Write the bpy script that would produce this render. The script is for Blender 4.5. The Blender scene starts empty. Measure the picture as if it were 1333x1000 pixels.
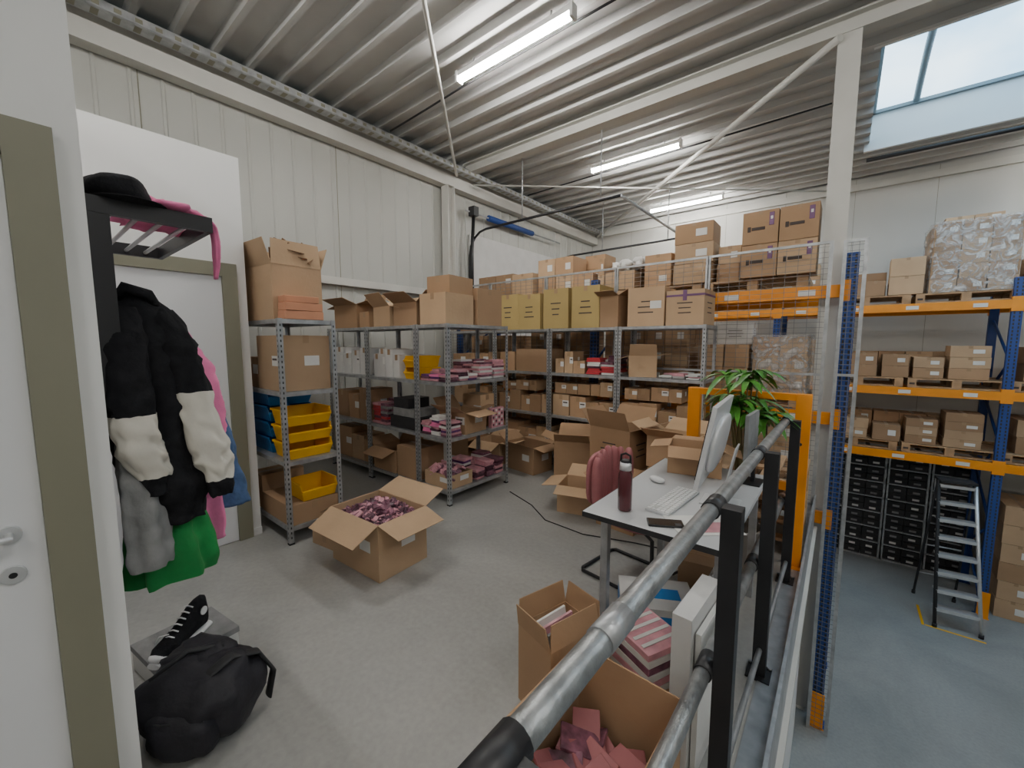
import bpy, math, random
from mathutils import Vector, Matrix, Euler, noise
random.seed(7)
S=bpy.context.scene
COL=S.collection
rad=math.radians
# ------------------------------------------------------------------ materials
def mat(name,col,rough=.6,metal=0,var=.08,scale=6,bump=0,bscale=40,rand=0,coat=0,spec=.5):
    m=bpy.data.materials.new(name);m.use_nodes=True
    nt=m.node_tree;N=nt.nodes;L=nt.links
    b=N['Principled BSDF']
    b.inputs['Roughness'].default_value=rough;b.inputs['Metallic'].default_value=metal
    b.inputs['Specular IOR Level'].default_value=spec
    if coat:b.inputs['Coat Weight'].default_value=coat
    tc=N.new('ShaderNodeTexCoord')
    n=N.new('ShaderNodeTexNoise');n.inputs['Scale'].default_value=scale;n.inputs['Detail'].default_value=5
    L.new(tc.outputs['Object'],n.inputs['Vector'])
    r=N.new('ShaderNodeValToRGB')
    r.color_ramp.elements[0].position=.3;r.color_ramp.elements[1].position=.7
    r.color_ramp.elements[0].color=(*[c*(1-var) for c in col],1)
    r.color_ramp.elements[1].color=(*[min(1,c*(1+var)) for c in col],1)
    L.new(n.outputs['Fac'],r.inputs['Fac'])
    out=r.outputs['Color']
    if rand:
        oi=N.new('ShaderNodeObjectInfo');mr=N.new('ShaderNodeMapRange')
        mr.inputs['To Min'].default_value=1-rand;mr.inputs['To Max'].default_value=1+rand
        L.new(oi.outputs['Random'],mr.inputs['Value'])
        hs=N.new('ShaderNodeHueSaturation')
        L.new(mr.outputs['Result'],hs.inputs['Value']);L.new(out,hs.inputs['Color']);out=hs.outputs['Color']
    L.new(out,b.inputs['Base Color'])
    if bump:
        n2=N.new('ShaderNodeTexNoise');n2.inputs['Scale'].default_value=bscale;n2.inputs['Detail'].default_value=4
        L.new(tc.outputs['Object'],n2.inputs['Vector'])
        bp=N.new('ShaderNodeBump');bp.inputs['Strength'].default_value=bump;bp.inputs['Distance'].default_value=.01
        L.new(n2.outputs['Fac'],bp.inputs['Height']);L.new(bp.outputs['Normal'],b.inputs['Normal'])
    return m
def emis(name,col,st):
    m=bpy.data.materials.new(name);m.use_nodes=True
    b=m.node_tree.nodes['Principled BSDF']
    b.inputs['Base Color'].default_value=(*col,1)
    b.inputs['Emission Color'].default_value=(*col,1);b.inputs['Emission Strength'].default_value=st
    return m
CARD=mat('cardboard',(.385,.24,.135),.85,var=.07,scale=3,bump=.15,bscale=25,rand=.18)
CARDL=mat('cardboard_light',(.48,.325,.195),.85,var=.07,scale=3,bump=.15,rand=.14)
CARDD=mat('cardboard_inner',(.22,.125,.065),.9,var=.1,scale=4)
CARDY=mat('cardboard_yellow',(.44,.32,.125),.85,var=.06,scale=3,rand=.08)
CARDS=mat('cardboard_salmon',(.60,.28,.16),.8,var=.05)
TAPE=mat('packing_tape',(.34,.215,.115),.35,var=.05)
TAPEP=mat('purple_tape',(.15,.06,.16),.4)
INK=mat('printed_ink',(.06,.045,.04),.8)
PAPER=mat('white_paper_label',(.72,.71,.68),.7,var=.03)
WHITEC=mat('white_carton',(.64,.63,.61),.6,var=.05,rand=.1)
GALV=mat('galvanised_steel',(.40,.41,.42),.42,.6,var=.2,scale=14,bump=.08,bscale=60)
WIRE=mat('dull_zinc_wire',(.20,.20,.20),.5,.4,var=.1)
GALVR=mat('galvanised_tube',(.34,.35,.35),.40,.75,var=.35,scale=18,bump=.2,bscale=90)
HOLE=mat('slot_shadow',(.04,.04,.04),.9)
BLACK=mat('black_powder_coat',(.012,.012,.014),.45,var=.1)
BLACKR=mat('black_rubber',(.02,.02,.022),.7)
ORANGE=mat('orange_steel',(.84,.29,.010),.45,var=.06)
YELLOW=mat('yellow_plastic',(.85,.46,.005),.4,var=.05)
BLUEP=mat('blue_plastic',(.025,.20,.52),.4,var=.05)
BLUE=mat('blue_rack_steel',(.014,.055,.24),.45,var=.1)
WHITE=mat('white_paint',(.78,.775,.76),.55,var=.02,scale=2)
DOORM=mat('door_white',(.76,.76,.77),.4,var=.015,scale=2)
FRAME=mat('door_frame_olive_grey',(.225,.215,.155),.5,var=.03,scale=2)
SKF=mat('skylight_frame_grey',(.22,.27,.29),.5,var=.03)
PANEL=mat('wall_sandwich_panel',(.47,.47,.435),.5,var=.03,scale=1.5)
PANELB=mat('back_wall_panel',(.52,.515,.48),.6,var=.03,scale=1.2)
STEELW=mat('white_structural_steel',(.57,.56,.52),.5,var=.04,scale=3)
DECK=mat('roof_deck_metal',(.52,.515,.50),.5,.0,var=.05,scale=2)
WOOD=mat('pallet_wood',(.42,.27,.15),.8,var=.22,scale=9,bump=.2)
PINK=mat('pink_fabric',(.75,.19,.38),.85,var=.12,scale=12,bump=.3)
PINKL=mat('pink_package',(.60,.29,.33),.5,var=.25,scale=14,rand=.1)
PINKD=mat('mauve_package',(.19,.075,.11),.35,var=.6,scale=22)
MAUVE=mat('dark_mauve_package',(.085,.03,.05),.4,var=.5,scale=22)
PURP=mat('purple_package',(.13,.035,.16),.4,var=.3,scale=18)
REDP=mat('red_package',(.45,.035,.045),.45,var=.2)
PINKC=mat('dusty_pink_leather',(.36,.125,.13),.55,var=.08,scale=10,bump=.1)
ALU=mat('aluminium',(.66,.67,.68),.4,.6,var=.08,scale=10)
DESKT=mat('desk_laminate',(.52,.53,.54),.45,var=.02)
CLOTHK=mat('black_wool',(.013,.013,.015),.95,var=.3,scale=20,bump=.5,bscale=60,spec=.2)
NYLON=mat('black_nylon',(.020,.019,.024),.6,var=.3,scale=10,bump=.4,bscale=30,spec=.3)
CREAM=mat('cream_leather',(.64,.605,.53),.65,var=.08,scale=9,bump=.3,bscale=20)
GREENC=mat('green_fabric',(.008,.19,.04),.9,var=.15,scale=9,bump=.3)
GREYC=mat('grey_fabric',(.24,.24,.24),.95,var=.15,scale=14,bump=.4)
DENIM=mat('denim_fabric',(.05,.10,.21),.95,var=.3,scale=20,bump=.4)
LEAF=mat('green_leaf',(.06,.22,.02),.45,var=.35,scale=12)
STEM=mat('plant_stem',(.16,.13,.05),.8)
POT=mat('terracotta_grey_pot',(.25,.22,.2),.7)
SOIL=mat('soil',(.03,.02,.012),.95)
MAROON=mat('maroon_bottle',(.10,.018,.025),.25,.2,var=.05,coat=.5)
SILVER=mat('silver_aluminium',(.70,.71,.72),.35,.3,var=.02)
SCREEN=mat('dark_glass_screen',(.01,.01,.012),.12)
KEYM=mat('white_keys',(.76,.76,.76),.5,var=.02)
DARKB=mat('black_shoe_box',(.02,.02,.022),.6,var=.2,rand=.1)
TUBE=emis('fluorescent_tube',(1,.985,.945),128)
def floor_mat(name,c1,c2):
    m=bpy.data.materials.new(name);m.use_nodes=True
    nt=m.node_tree;N=nt.nodes;L=nt.links;b=N['Principled BSDF']
    tc=N.new('ShaderNodeTexCoord')
    n1=N.new('ShaderNodeTexNoise');n1.inputs['Scale'].default_value=.9;n1.inputs['Detail'].default_value=8;n1.inputs['Roughness'].default_value=.65;n1.inputs['Distortion'].default_value=.6
    n2=N.new('ShaderNodeTexNoise');n2.inputs['Scale'].default_value=35;n2.inputs['Detail'].default_value=6
    L.new(tc.outputs['Object'],n1.inputs['Vector']);L.new(tc.outputs['Object'],n2.inputs['Vector'])
    r=N.new('ShaderNodeValToRGB');r.color_ramp.elements[0].position=.33;r.color_ramp.elements[1].position=.68
    r.color_ramp.elements[0].color=(*c1,1);r.color_ramp.elements[1].color=(*c2,1)
    L.new(n1.outputs['Fac'],r.inputs['Fac'])
    mx=N.new('ShaderNodeMixRGB');mx.blend_type='OVERLAY';mx.inputs['Fac'].default_value=.18
    L.new(r.outputs['Color'],mx.inputs['Color1']);L.new(n2.outputs['Fac'],mx.inputs['Color2'])
    L.new(mx.outputs['Color'],b.inputs['Base Color'])
    mr=N.new('ShaderNodeMapRange');mr.inputs['To Min'].default_value=.24;mr.inputs['To Max'].default_value=.42
    L.new(n1.outputs['Fac'],mr.inputs['Value']);L.new(mr.outputs['Result'],b.inputs['Roughness'])
    bp=N.new('ShaderNodeBump');bp.inputs['Strength'].default_value=.03;L.new(n2.outputs['Fac'],bp.inputs['Height']);L.new(bp.outputs['Normal'],b.inputs['Normal'])
    return m
FLOOR=floor_mat('polished_concrete',(.275,.272,.256),(.375,.37,.35))
FLOOR2=floor_mat('polished_concrete_sky_tint',(.23,.25,.255),(.32,.34,.34))  # hall concrete with the skylight's blue cast put into its colour
def glaze():
    m=bpy.data.materials.new('skylight_glazing');m.use_nodes=True
    nt=m.node_tree;N=nt.nodes;L=nt.links;b=N['Principled BSDF']
    tc=N.new('ShaderNodeTexCoord');n=N.new('ShaderNodeTexNoise');n.inputs['Scale'].default_value=.55;n.inputs['Detail'].default_value=5
    L.new(tc.outputs['Object'],n.inputs['Vector'])
    r=N.new('ShaderNodeValToRGB');r.color_ramp.elements[0].color=(.22,.47,.72,1);r.color_ramp.elements[1].color=(.60,.79,.92,1)
    r.color_ramp.elements[0].position=.38;r.color_ramp.elements[1].position=.62
    L.new(n.outputs['Fac'],r.inputs['Fac']);L.new(r.outputs['Color'],b.inputs['Emission Color']);b.inputs['Base Color'].default_value=(.1,.1,.1,1)
    b.inputs['Emission Strength'].default_value=4.2
    return m
GLAZE=glaze()
def film():
    m=bpy.data.materials.new('stretch_film');m.use_nodes=True
    nt=m.node_tree;N=nt.nodes;L=nt.links;b=N['Principled BSDF']
    b.inputs['Base Color'].default_value=(.72,.72,.72,1);b.inputs['Roughness'].default_value=.25
    tc=N.new('ShaderNodeTexCoord');n=N.new('ShaderNodeTexNoise');n.inputs['Scale'].default_value=7;n.inputs['Distortion'].default_value=2.5;n.inputs['Detail'].default_value=5
    L.new(tc.outputs['Object'],n.inputs['Vector'])
    mr=N.new('ShaderNodeMapRange');mr.inputs['From Min'].default_value=.40;mr.inputs['From Max'].default_value=.72
    mr.inputs['To Min'].default_value=.10;mr.inputs['To Max'].default_value=.72
    L.new(n.outputs['Fac'],mr.inputs['Value']);L.new(mr.outputs['Result'],b.inputs['Alpha'])
    bp=N.new('ShaderNodeBump');bp.inputs['Strength'].default_value=.8;L.new(n.outputs['Fac'],bp.inputs['Height']);L.new(bp.outputs['Normal'],b.inputs['Normal'])
    return m
FILM=film()
# ------------------------------------------------------------------ mesh builder
class MB:
    def __init__(s):s.v=[];s.f=[];s.m=[];s.mats=[];s.sm=[]
    def mi(s,m):
        if m not in s.mats:s.mats.append(m)
        return s.mats.index(m)
    def add(s,vs,fs,m,smooth=False):
        o=len(s.v);k=s.mi(m);s.v+=[tuple(v) for v in vs]
        for f in fs:s.f.append(tuple(i+o for i in f));s.m.append(k);s.sm.append(smooth)
    def box(s,c,d,m,rot=(0,0,0),M=None):
        x,y,z=d[0]/2,d[1]/2,d[2]/2
        P=[Vector(p) for p in [(-x,-y,-z),(x,-y,-z),(x,y,-z),(-x,y,-z),(-x,-y,z),(x,-y,z),(x,y,z),(-x,y,z)]]
        if rot!=(0,0,0):
            E=Euler(rot).to_matrix();P=[E@p for p in P]
        P=[p+Vector(c) for p in P]
        if M:P=[M@p for p in P]
        s.add(P,[(0,3,2,1),(4,5,6,7),(0,1,5,4),(1,2,6,5),(2,3,7,6),(3,0,4,7)],m)
    def bb(s,x0,x1,y0,y1,z0,z1,m):s.box(((x0+x1)/2,(y0+y1)/2,(z0+z1)/2),(abs(x1-x0),abs(y1-y0),abs(z1-z0)),m)
    def tube(s,pts,r,m,seg=10,caps=True,smooth=True,wr=0,wf=3,up=None):
        pts=[Vector(p) for p in pts];n=len(pts)
        R=r if isinstance(r,(list,tuple)) else [r]*n
        T=[]
        for i in range(n):
            a=pts[max(0,i-1)];b=pts[min(n-1,i+1)];T.append((b-a).normalized())
        u=Vector(up) if up else (Vector((0,0,1)) if abs(T[0].z)<.9 else Vector((1,0,0)))
        vs=[];N0=(u-T[0]*u.dot(T[0])).normalized()
        for i in range(n):
            N0=(N0-T[i]*N0.dot(T[i])).normalized();B=T[i].cross(N0)
            ra=R[i] if not isinstance(R[i],(list,tuple)) else None
            r1,r2=(ra,ra) if ra is not None else R[i]
            for j in range(seg):
                t=2*math.pi*j/seg
                k=1
                if wr:k=1+wr*noise.noise(Vector((math.cos(t)*wf*.6,math.sin(t)*wf*.6,i*.35))+pts[0]*7)*2
                vs.append(pts[i]+N0*math.cos(t)*r1*k+B*math.sin(t)*r2*k)
        fs=[]
        for i in range(n-1):
            for j in range(seg):
                a=i*seg+j;b=i*seg+(j+1)%seg;fs.append((a,b,b+seg,a+seg))
        s.add(vs,fs,m,smooth)
        if caps:
            o=len(s.v)-len(vs);k=s.mi(m)
            s.f.append(tuple(o+j for j in reversed(range(seg))));s.m.append(k);s.sm.append(False)
            s.f.append(tuple(o+(n-1)*seg+j for j in range(seg)));s.m.append(k);s.sm.append(False)
    def cloth(s,keys,mats,folds=(5,.10),crease=.006,seg=48,n=44,cap=(1,1),seed=0,band=30):
        """keys: (x,y,z,rx,ry) catmull-rom down the garment; mats: [(t_end,mat)...]"""
        def cr(p0,p1,p2,p3,t):
            return [0.5*((2*b)+(-a+c)*t+(2*a-5*b+4*c-d)*t*t+(-a+3*b-3*c+d)*t**3) for a,b,c,d in zip(p0,p1,p2,p3)]
        K=len(keys)-1;rings=[]
        for i in range(n+1):
            q=i/n*K;k=min(int(q),K-1);t=q-k
            rings.append(cr(keys[max(k-1,0)],keys[k],keys[k+1],keys[min(k+2,K)],t))
        o=len(s.v)
        for i,(x,y,z,rx,ry) in enumerate(rings):
            tt=i/n
            for j in range(seg):
                a=2*math.pi*j/seg;ca,sa=math.cos(a),math.sin(a)
                f=1+folds[1]*min(1,tt*1.6)*math.sin(folds[0]*a+seed+1.5*noise.noise(Vector((ca,sa,z*3+seed))))
                f+=.16*noise.noise(Vector((ca*1.6,sa*1.6,z*5+seed*3)))
                d=crease*math.sin(z*band*6.28/3+4*noise.noise(Vector((ca*1.3+seed,sa*1.3,z*6)))+2*ca)*(.4+noise.noise(Vector((ca*2,sa*2,z*9+seed)))*1.2)
                px=math.copysign(abs(ca)**.85,ca)*(max(rx,.004)*f+d);py=math.copysign(abs(sa)**.85,sa)*(max(ry,.004)*f+d)
                s.v.append((x+px,y+py,z+.006*noise.noise(Vector((ca*3,sa*3,seed+tt*4)))))
        for i in range(n):
            tt=(i+.5)/n;m=[mm for e,mm in mats if tt<=e][0];k=s.mi(m)
            for j in range(seg):
                a=o+i*seg+j;b=o+i*seg+(j+1)%seg
                s.f.append((a,a+seg,b+seg,b));s.m.append(k);s.sm.append(True)
        if cap[0]:s.f.append(tuple(o+j for j in range(seg)));s.m.append(s.mi(mats[0][1]));s.sm.append(True)
        if cap[1]:s.f.append(tuple(o+n*seg+j for j in reversed(range(seg))));s.m.append(s.mi(mats[-1][1]));s.sm.append(True)
    def cyl(s,a,b,r,m,seg=12):s.tube([a,b],r,m,seg)
    def sell(s,c,r,m,e=.6,nz=0,nf=3,seg=28,rings=16,R=None,smooth=True):
        vs=[];pw=lambda x:math.copysign(abs(x)**e,x)
        for i in range(rings+1):
            ph=-math.pi/2+math.pi*i/rings
            for j in range(seg):
                th=2*math.pi*j/seg
                p=Vector((pw(math.cos(ph))*pw(math.cos(th))*r[0],pw(math.cos(ph))*pw(math.sin(th))*r[1],pw(math.sin(ph))*r[2]))
                if nz:p*=1+nz*noise.noise(p*nf/max(r)+Vector(c)*3)*2
                if R:p=R@p
                vs.append(p+Vector(c))
        fs=[(i*seg+j,i*seg+(j+1)%seg,(i+1)*seg+(j+1)%seg,(i+1)*seg+j) for i in range(rings) for j in range(seg)]
        s.add(vs,fs,m,smooth)
    def obj(s,name,loc=(0,0,0),rz=0,bevel=0,sub=0,parent=None):
        me=bpy.data.meshes.new(name);me.from_pydata(s.v,[],s.f)
        for m in s.mats:me.materials.append(m)
        me.polygons.foreach_set('material_index',s.m);me.polygons.foreach_set('use_smooth',s.sm);me.update()
        o=bpy.data.objects.new(name,me);COL.objects.link(o);o.location=loc;o.rotation_euler=(0,0,rz)
        if bevel:
            b=o.modifiers.new('bevel','BEVEL');b.width=bevel;b.segments=2;b.limit_method='ANGLE'
        if sub:
            b=o.modifiers.new('sub','SUBSURF');b.levels=sub;b.render_levels=sub
        return o
# ------------------------------------------------------------------ room shell
CZ=4.68
XL,XR,YB,YF=-5.5,7.0,10.3,-4.0
ZL=-2.4
EX=-.13
b=MB();b.bb(XL,EX,YF,4.95,-.25,0,FLOOR);b.obj('floor_platform')
b=MB();b.bb(XL-.2,XR+.2,YF-.2,YB+.2,ZL-.2,ZL,FLOOR2);b.obj('floor')
b=MB();b.bb(-.25,-.15,YF,4.9,ZL,-.25,WHITE);b.obj('wall_under_platform')
b=MB();prof=[];y=YF
while y<YB:
    prof+=[(y,0),(y+.17,0),(y+.18,.012),(y+.20,.012),(y+.21,0)];
    y+=.25
vs=[];fs=[]
for (yy,d) in prof:vs+=[(XL+d,yy,ZL),(XL+d,yy,4.66)]
for i in range(len(prof)-1):fs.append((2*i,2*i+2,2*i+3,2*i+1))
b.add(vs,fs,PANEL)
for k in range(8):
    yy=YF+1.0+k*2.0
    b.bb(XL-.01,XL+.004,yy-.004,yy+.004,ZL,4.66,FRAME)
b.bb(XL-.25,XL-.06,YF,YB,ZL,4.66,PANEL)
b.obj('wall_left')
b=MB();b.bb(XL-.2,XR+.2,YB,YB+.2,ZL,4.66,PANELB)
for k in range(12):b.bb(XL+k*1.1,XL+k*1.1+.006,YB-.002,YB+.01,ZL,4.66,FRAME)
b.obj('wall_back')
b=MB();b.bb(XR,XR+.2,YF,YB,ZL,4.66,PANELB);b.obj('wall_right')
b=MB();b.bb(XL-.2,XR+.2,YF-.2,YF,ZL,4.66,PANELB);b.obj('wall_rear')
b=MB();b.bb(XL+.02,XL+.09,1.3,4.75,2.40,2.50,STEELW);b.obj('trim_1')
b=MB();b.bb(XL+.2,XR,YB-.05,YB-.005,4.44,4.56,STEELW);b.obj('trim_2')
def deck(x0,x1,y0,y1,b):
    y=y0;p=[]
    while y<y1-.01:
        p+=[(y,0),(y+.055,0),(y+.075,.075),(y+.31,.075),(y+.33,0)];y+=.33
    vs=[];fs=[]
    for (yy,d) in p:
        yy=min(yy,y1)
        vs+=[(x0,yy,CZ+d),(x1,yy,CZ+d)]
    for i in range(len(p)-1):fs.append((2*i,2*i+1,2*i+3,2*i+2))
    b.add(vs,fs,DECK)
SX0,SX1,SY0,SY1=.12,6.4,6.0,8.85
b=MB();deck(XL-.1,SX0,YF,YB+.1,b);deck(SX0,XR,YF,SY0,b);deck(SX0,XR,SY1,YB+.1,b);deck(SX1,XR,SY0,SY1,b)
b.bb(XL-.3,SX0-.06,YF-.2,YB+.3,CZ+.12,CZ+.16,DECK);b.bb(SX0-.06,XR+.3,YF-.2,SY0-.06,CZ+.12,CZ+.16,DECK)
b.obj('ceiling')
b=MB();zt=5.2
b.bb(SX0-.06,SX0,SY0,SY1,CZ+.09,zt,WHITE);b.bb(SX1,SX1+.06,SY0,SY1,CZ,zt,WHITE)
b.bb(SX0-.06,SX1+.06,SY1,SY1+.06,CZ-.04,zt,WHITE);b.bb(SX0-.06,SX1+.06,SY0-.06,SY0,CZ,zt,WHITE)
for x in (SX0+.5,SX0+2.2,SX0+3.9,SX0+5.6):
    pts=[(x,SY0+(SY1-SY0)*k/8,zt+.26*math.sin(math.pi*k/8)) for k in range(9)]
    b.tube(pts,.04,SKF,8)
b.bb(SX0,SX1,SY1-.05,SY1,zt-.03,zt+.05,SKF);b.bb(SX0,SX1,SY0,SY0+.05,zt-.03,zt+.05,SKF);b.bb(SX0,SX0+.05,SY0,SY1,zt-.03,zt+.05,SKF)
pts0=[(SY0+(SY1-SY0)*k/8,zt+.30*math.sin(math.pi*k/8)) for k in range(9)]
vs=[];fs=[]
for (yq,zz) in pts0:vs+=[(SX0-.05,yq,zz),(SX1+.05,yq,zz)]
for i in range(8):fs.append((2*i,2*i+1,2*i+3,2*i+2))
b.add(vs,fs,GLAZE,True)
for x in (SX0-.03,SX1+.03):
    b.add([(x,yq,zz) for yq,zz in pts0],[tuple(range(9))],SKF)
b.obj('window_1')
b=MB();b.cyl((0.1,8.7,4.45),(6.9,8.7,4.45),.03,BLACK)
b.obj('ceiling_pipe')
def ibeam(b,p0,p1,w,h,m):
    p0=Vector(p0);p1=Vector(p1);d=(p1-p0);L=d.length;rz=math.atan2(d.y,d.x)
    M=Matrix.Translation(p0)@Matrix.Rotation(rz,4,'Z')
    b.box((L/2,0,-h+.008),(L,w,.016),m,M=M);b.box((L/2,0,-.008),(L,w,.016),m,M=M);b.box((L/2,0,-h/2),(L,.014,h-.032),m,M=M)
b=MB();ibeam(b,(XL+.2,5.27,CZ),(XR,5.27,CZ),.16,.17,STEELW);b.obj('roof_beam')
b=MB();ibeam(b,(XL+.2,-.6,CZ),(XR,-.6,CZ),.16,.17,STEELW);b.obj('roof_beam')
b=MB();b.bb(XL+.02,XL+.18,YF,YB-.06,4.24,4.42,STEELW);b.bb(XL+.02,XL+.1,YF,YB-.06,4.42,4.66,STEELW);b.obj('roof_edge_beam')
b=MB()
b.tube([(-.2,5.15,4.46),(-5.25,10.1,4.42)],.035,STEELW,8);b.tube([(-5.25,5.0,4.42),(-.3,-.45,4.46)],.022,STEELW,8)
b.tube([(-5.25,5.4,4.38),(-.2,10.1,4.44)],.015,STEELW,8)
b.obj('roof_bracing')
for x,y,w in ((-.13,5.28,.18),(XL+.14,4.9,.16)):
    b=MB();z0=ZL if x>-1 else 0.0
    zt2=CZ-.175 if x>-1 else 4.235
    b.bb(x-w/2,x+w/2,y-.08,y-.068,z0+.015,zt2,STEELW);b.bb(x-w/2,x+w/2,y+.068,y+.08,z0+.015,zt2,STEELW);b.bb(x-.006,x+.006,y-.068,y+.068,z0+.015,zt2,STEELW)
    b.bb(x-w/2-.03,x+w/2+.03,y-.1,y+.1,z0,z0+.015,STEELW);b.bb(x-w/2-.0,x+w/2+.0,y-.08,y+.08,zt2,zt2+.004,STEELW)
    b.obj('steel_column')
b=MB();b.bb(-5.28,-5.27,YF+.01,YB-.1,4.46,4.53,GALV);b.bb(-5.13,-5.12,YF+.01,YB-.1,4.46,4.53,GALV);b.bb(-5.27,-5.13,YF+.01,YB-.1,4.455,4.46,GALV)
y=YF+.05
while y<YB-.3:
    b.bb(-5.25,-5.15,y,y+.05,4.4535,4.456,FRAME);b.bb(-5.1205,-5.118,y,y+.05,4.475,4.51,FRAME);y+=.14
b.cyl((-5.22,YF+.01,4.48),(-5.22,YB-.1,4.48),.012,BLACKR,6)
b.obj('cable_tray')
b=MB();b.tube([(-5.1,3.6,4.55),(-4.4,3.6,4.57),(-3.6,3.6,4.60),(-.3,3.6,4.62)],.012,BLACKR,6)
b.tube([(-5.1,6.8,4.55),(-.3,6.8,4.62)],.012,BLACKR,6);b.obj('ceiling_conduit')
def lamp(x,y,L=1.5):
    z=CZ-.09
    b=MB();b.bb(-L/2+.03,L/2-.03,-.035,.035,-.03,.02,WHITE)
    b.tube([(-L/2+.03,0,-.06),(L/2-.03,0,-.06)],.03,TUBE,8)
    b.bb(-L/2,-L/2+.03,-.045,.045,-.09,.03,WHITE);b.bb(L/2-.03,L/2,-.045,.045,-.09,.03,WHITE)
    for sx in (-.5,.5):b.cyl((sx,0,.02),(sx,0,.085),.01,GALV,6)
    b.obj('fluorescent_light',(x,y,z))
for y in (3.42,6.53,9.28,.3,-2.7):lamp(-2.8,y)
for x,y in ((3.4,3.4),(3.4,9.6),(1.5,.3),(4.4,.3),(1.5,-2.7)):lamp(x,y)  # unseen hall fixtures, added to brighten the foreground and fill the room
# ------------------------------------------------------------------ partition walls + doors
def doorset(name,xp,y0,y1,top,handle_y):
    b=MB();w=.10
    b.bb(xp+.001,xp+.036,y0-w,y0,0.001,top+w,FRAME);b.bb(xp+.001,xp+.036,y1,y1+w,0.001,top+w,FRAME);b.bb(xp+.001,xp+.036,y0,y1,top,top+w,FRAME)
    b.bb(xp+.001,xp+.014,y0,y1,0.006,top,DOORM)
    hy=handle_y;s=1 if hy<(y0+y1)/2 else -1
    b.cyl((xp+.014,hy,1.05),(xp+.022,hy,1.05),.027,ALU,20)
    b.tube([(xp+.02,hy,1.05),(xp+.06,hy,1.05),(xp+.065,hy+s*.02,1.05),(xp+.065,hy+s*.13,1.05)],.010,ALU,10)
    b.cyl((xp+.014,hy,.93),(xp+.022,hy,.93),.027,ALU,20);b.cyl((xp+.022,hy,.93),(xp+.025,hy,.93),.009,BLACK,10)
    b.obj(name,bevel=.003)
b=MB();b.bb(-3.88,-3.74,.19,1.24,0,3.03,WHITE);b.obj('wall_partition')
b=MB();b.bb(XL+.02,-3.88,1.14,1.24,0,3.03,WHITE);b.obj('wall_partition_side')
b=MB();b.bb(-1.99,-1.85,YF,.187,0,3.03,WHITE);b.obj('wall_near_partition')
b=MB();b.bb(-3.88,-1.99,.087,.187,0,3.03,WHITE);b.obj('wall_coat_side')
doorset('door_1',-3.74,.30,1.07,2.11,1.02)
doorset('door_2',-1.85,-.82,.03,2.12,-.04)
b=MB();b.bb(-3.74,-3.725,1.175,1.24,0,.06,WHITE);b.obj('baseboard_partition')
b=MB();b.bb(EX,EX+.015,YF,4.95,-.27,.10,GALV);b.bb(EX-.09,EX,YF,4.95,0,.005,GALV);b.bb(EX+.015,EX+.04,YF,4.95,-.27,-.22,STEELW);b.obj('trim_3')
# ------------------------------------------------------------------ railing
def xr(y):return -.272+.012*(y-.37)
b=MB()
ys=[-2.2,-1.3,-.5,.33,1.36,2.18,3.2]
for y in ys:
    x=xr(y)+.03
    b.bb(x-.028,x+.028,y-.028,y+.028,.0,1.10,BLACK)
    b.bb(x-.05,x+.05,y-.06,y+.06,0.001,.010,BLACK)
    for z in (1.09,.55):
        b.tube([(xr(y)-.024,y-.045,z),(xr(y)-.024,y+.045,z)],.0285,BLACK,14)
    for sx in (-.04,.04):b.cyl((x+sx,y+.045,.01),(x+sx,y+.045,.022),.01,GALV,6)
for z in (1.09,.55):
    b.tube([(xr(-2.4)-.024,-2.4,z),(xr(3.3)-.024,3.3,z)],.024,GALVR,16)
    b.tube([(xr(.62)-.024,.6,z),(xr(.7)-.024,.69,z)],.0265,GALV,16)
b.tube([(xr(-2.4)+.03,-2.4,.14),(xr(3.3)+.03,3.3,.14)],.012,GALV,8)
b.obj('safety_railing')
# ------------------------------------------------------------------ mesh fence
b=MB()
def meshpanel(b,x0,x1,z0,z1,y,px=.10,pz=.05,m=WIRE):
    for x in (x0,x1):b.bb(x-.015,x+.015,y-.012,y+.012,z0,z1,GALV)
    for z in (z0+.012,z1-.012,1.30):
        if z0<=z<=z1:b.bb(x0,x1,y-.011,y+.011,z-.012,z+.012,GALV)
    x=x0+px
    while x<x1:b.bb(x-.0018,x+.0018,y-.0018,y+.0018,z0,z1,m);x+=px
    z=z0+pz
    while z<z1:b.bb(x0,x1,y-.0018+.003,y+.0018+.003,z-.0018,z+.0018,m);z+=pz
x=-.14
for k in range(5):
    meshpanel(b,x-1.05,x,0.001,2.55,4.90);x-=1.07
meshpanel(b,-.04,.11,-2.4,2.55,4.97,px=.05)
b.obj('wire_mesh_fence')
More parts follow.
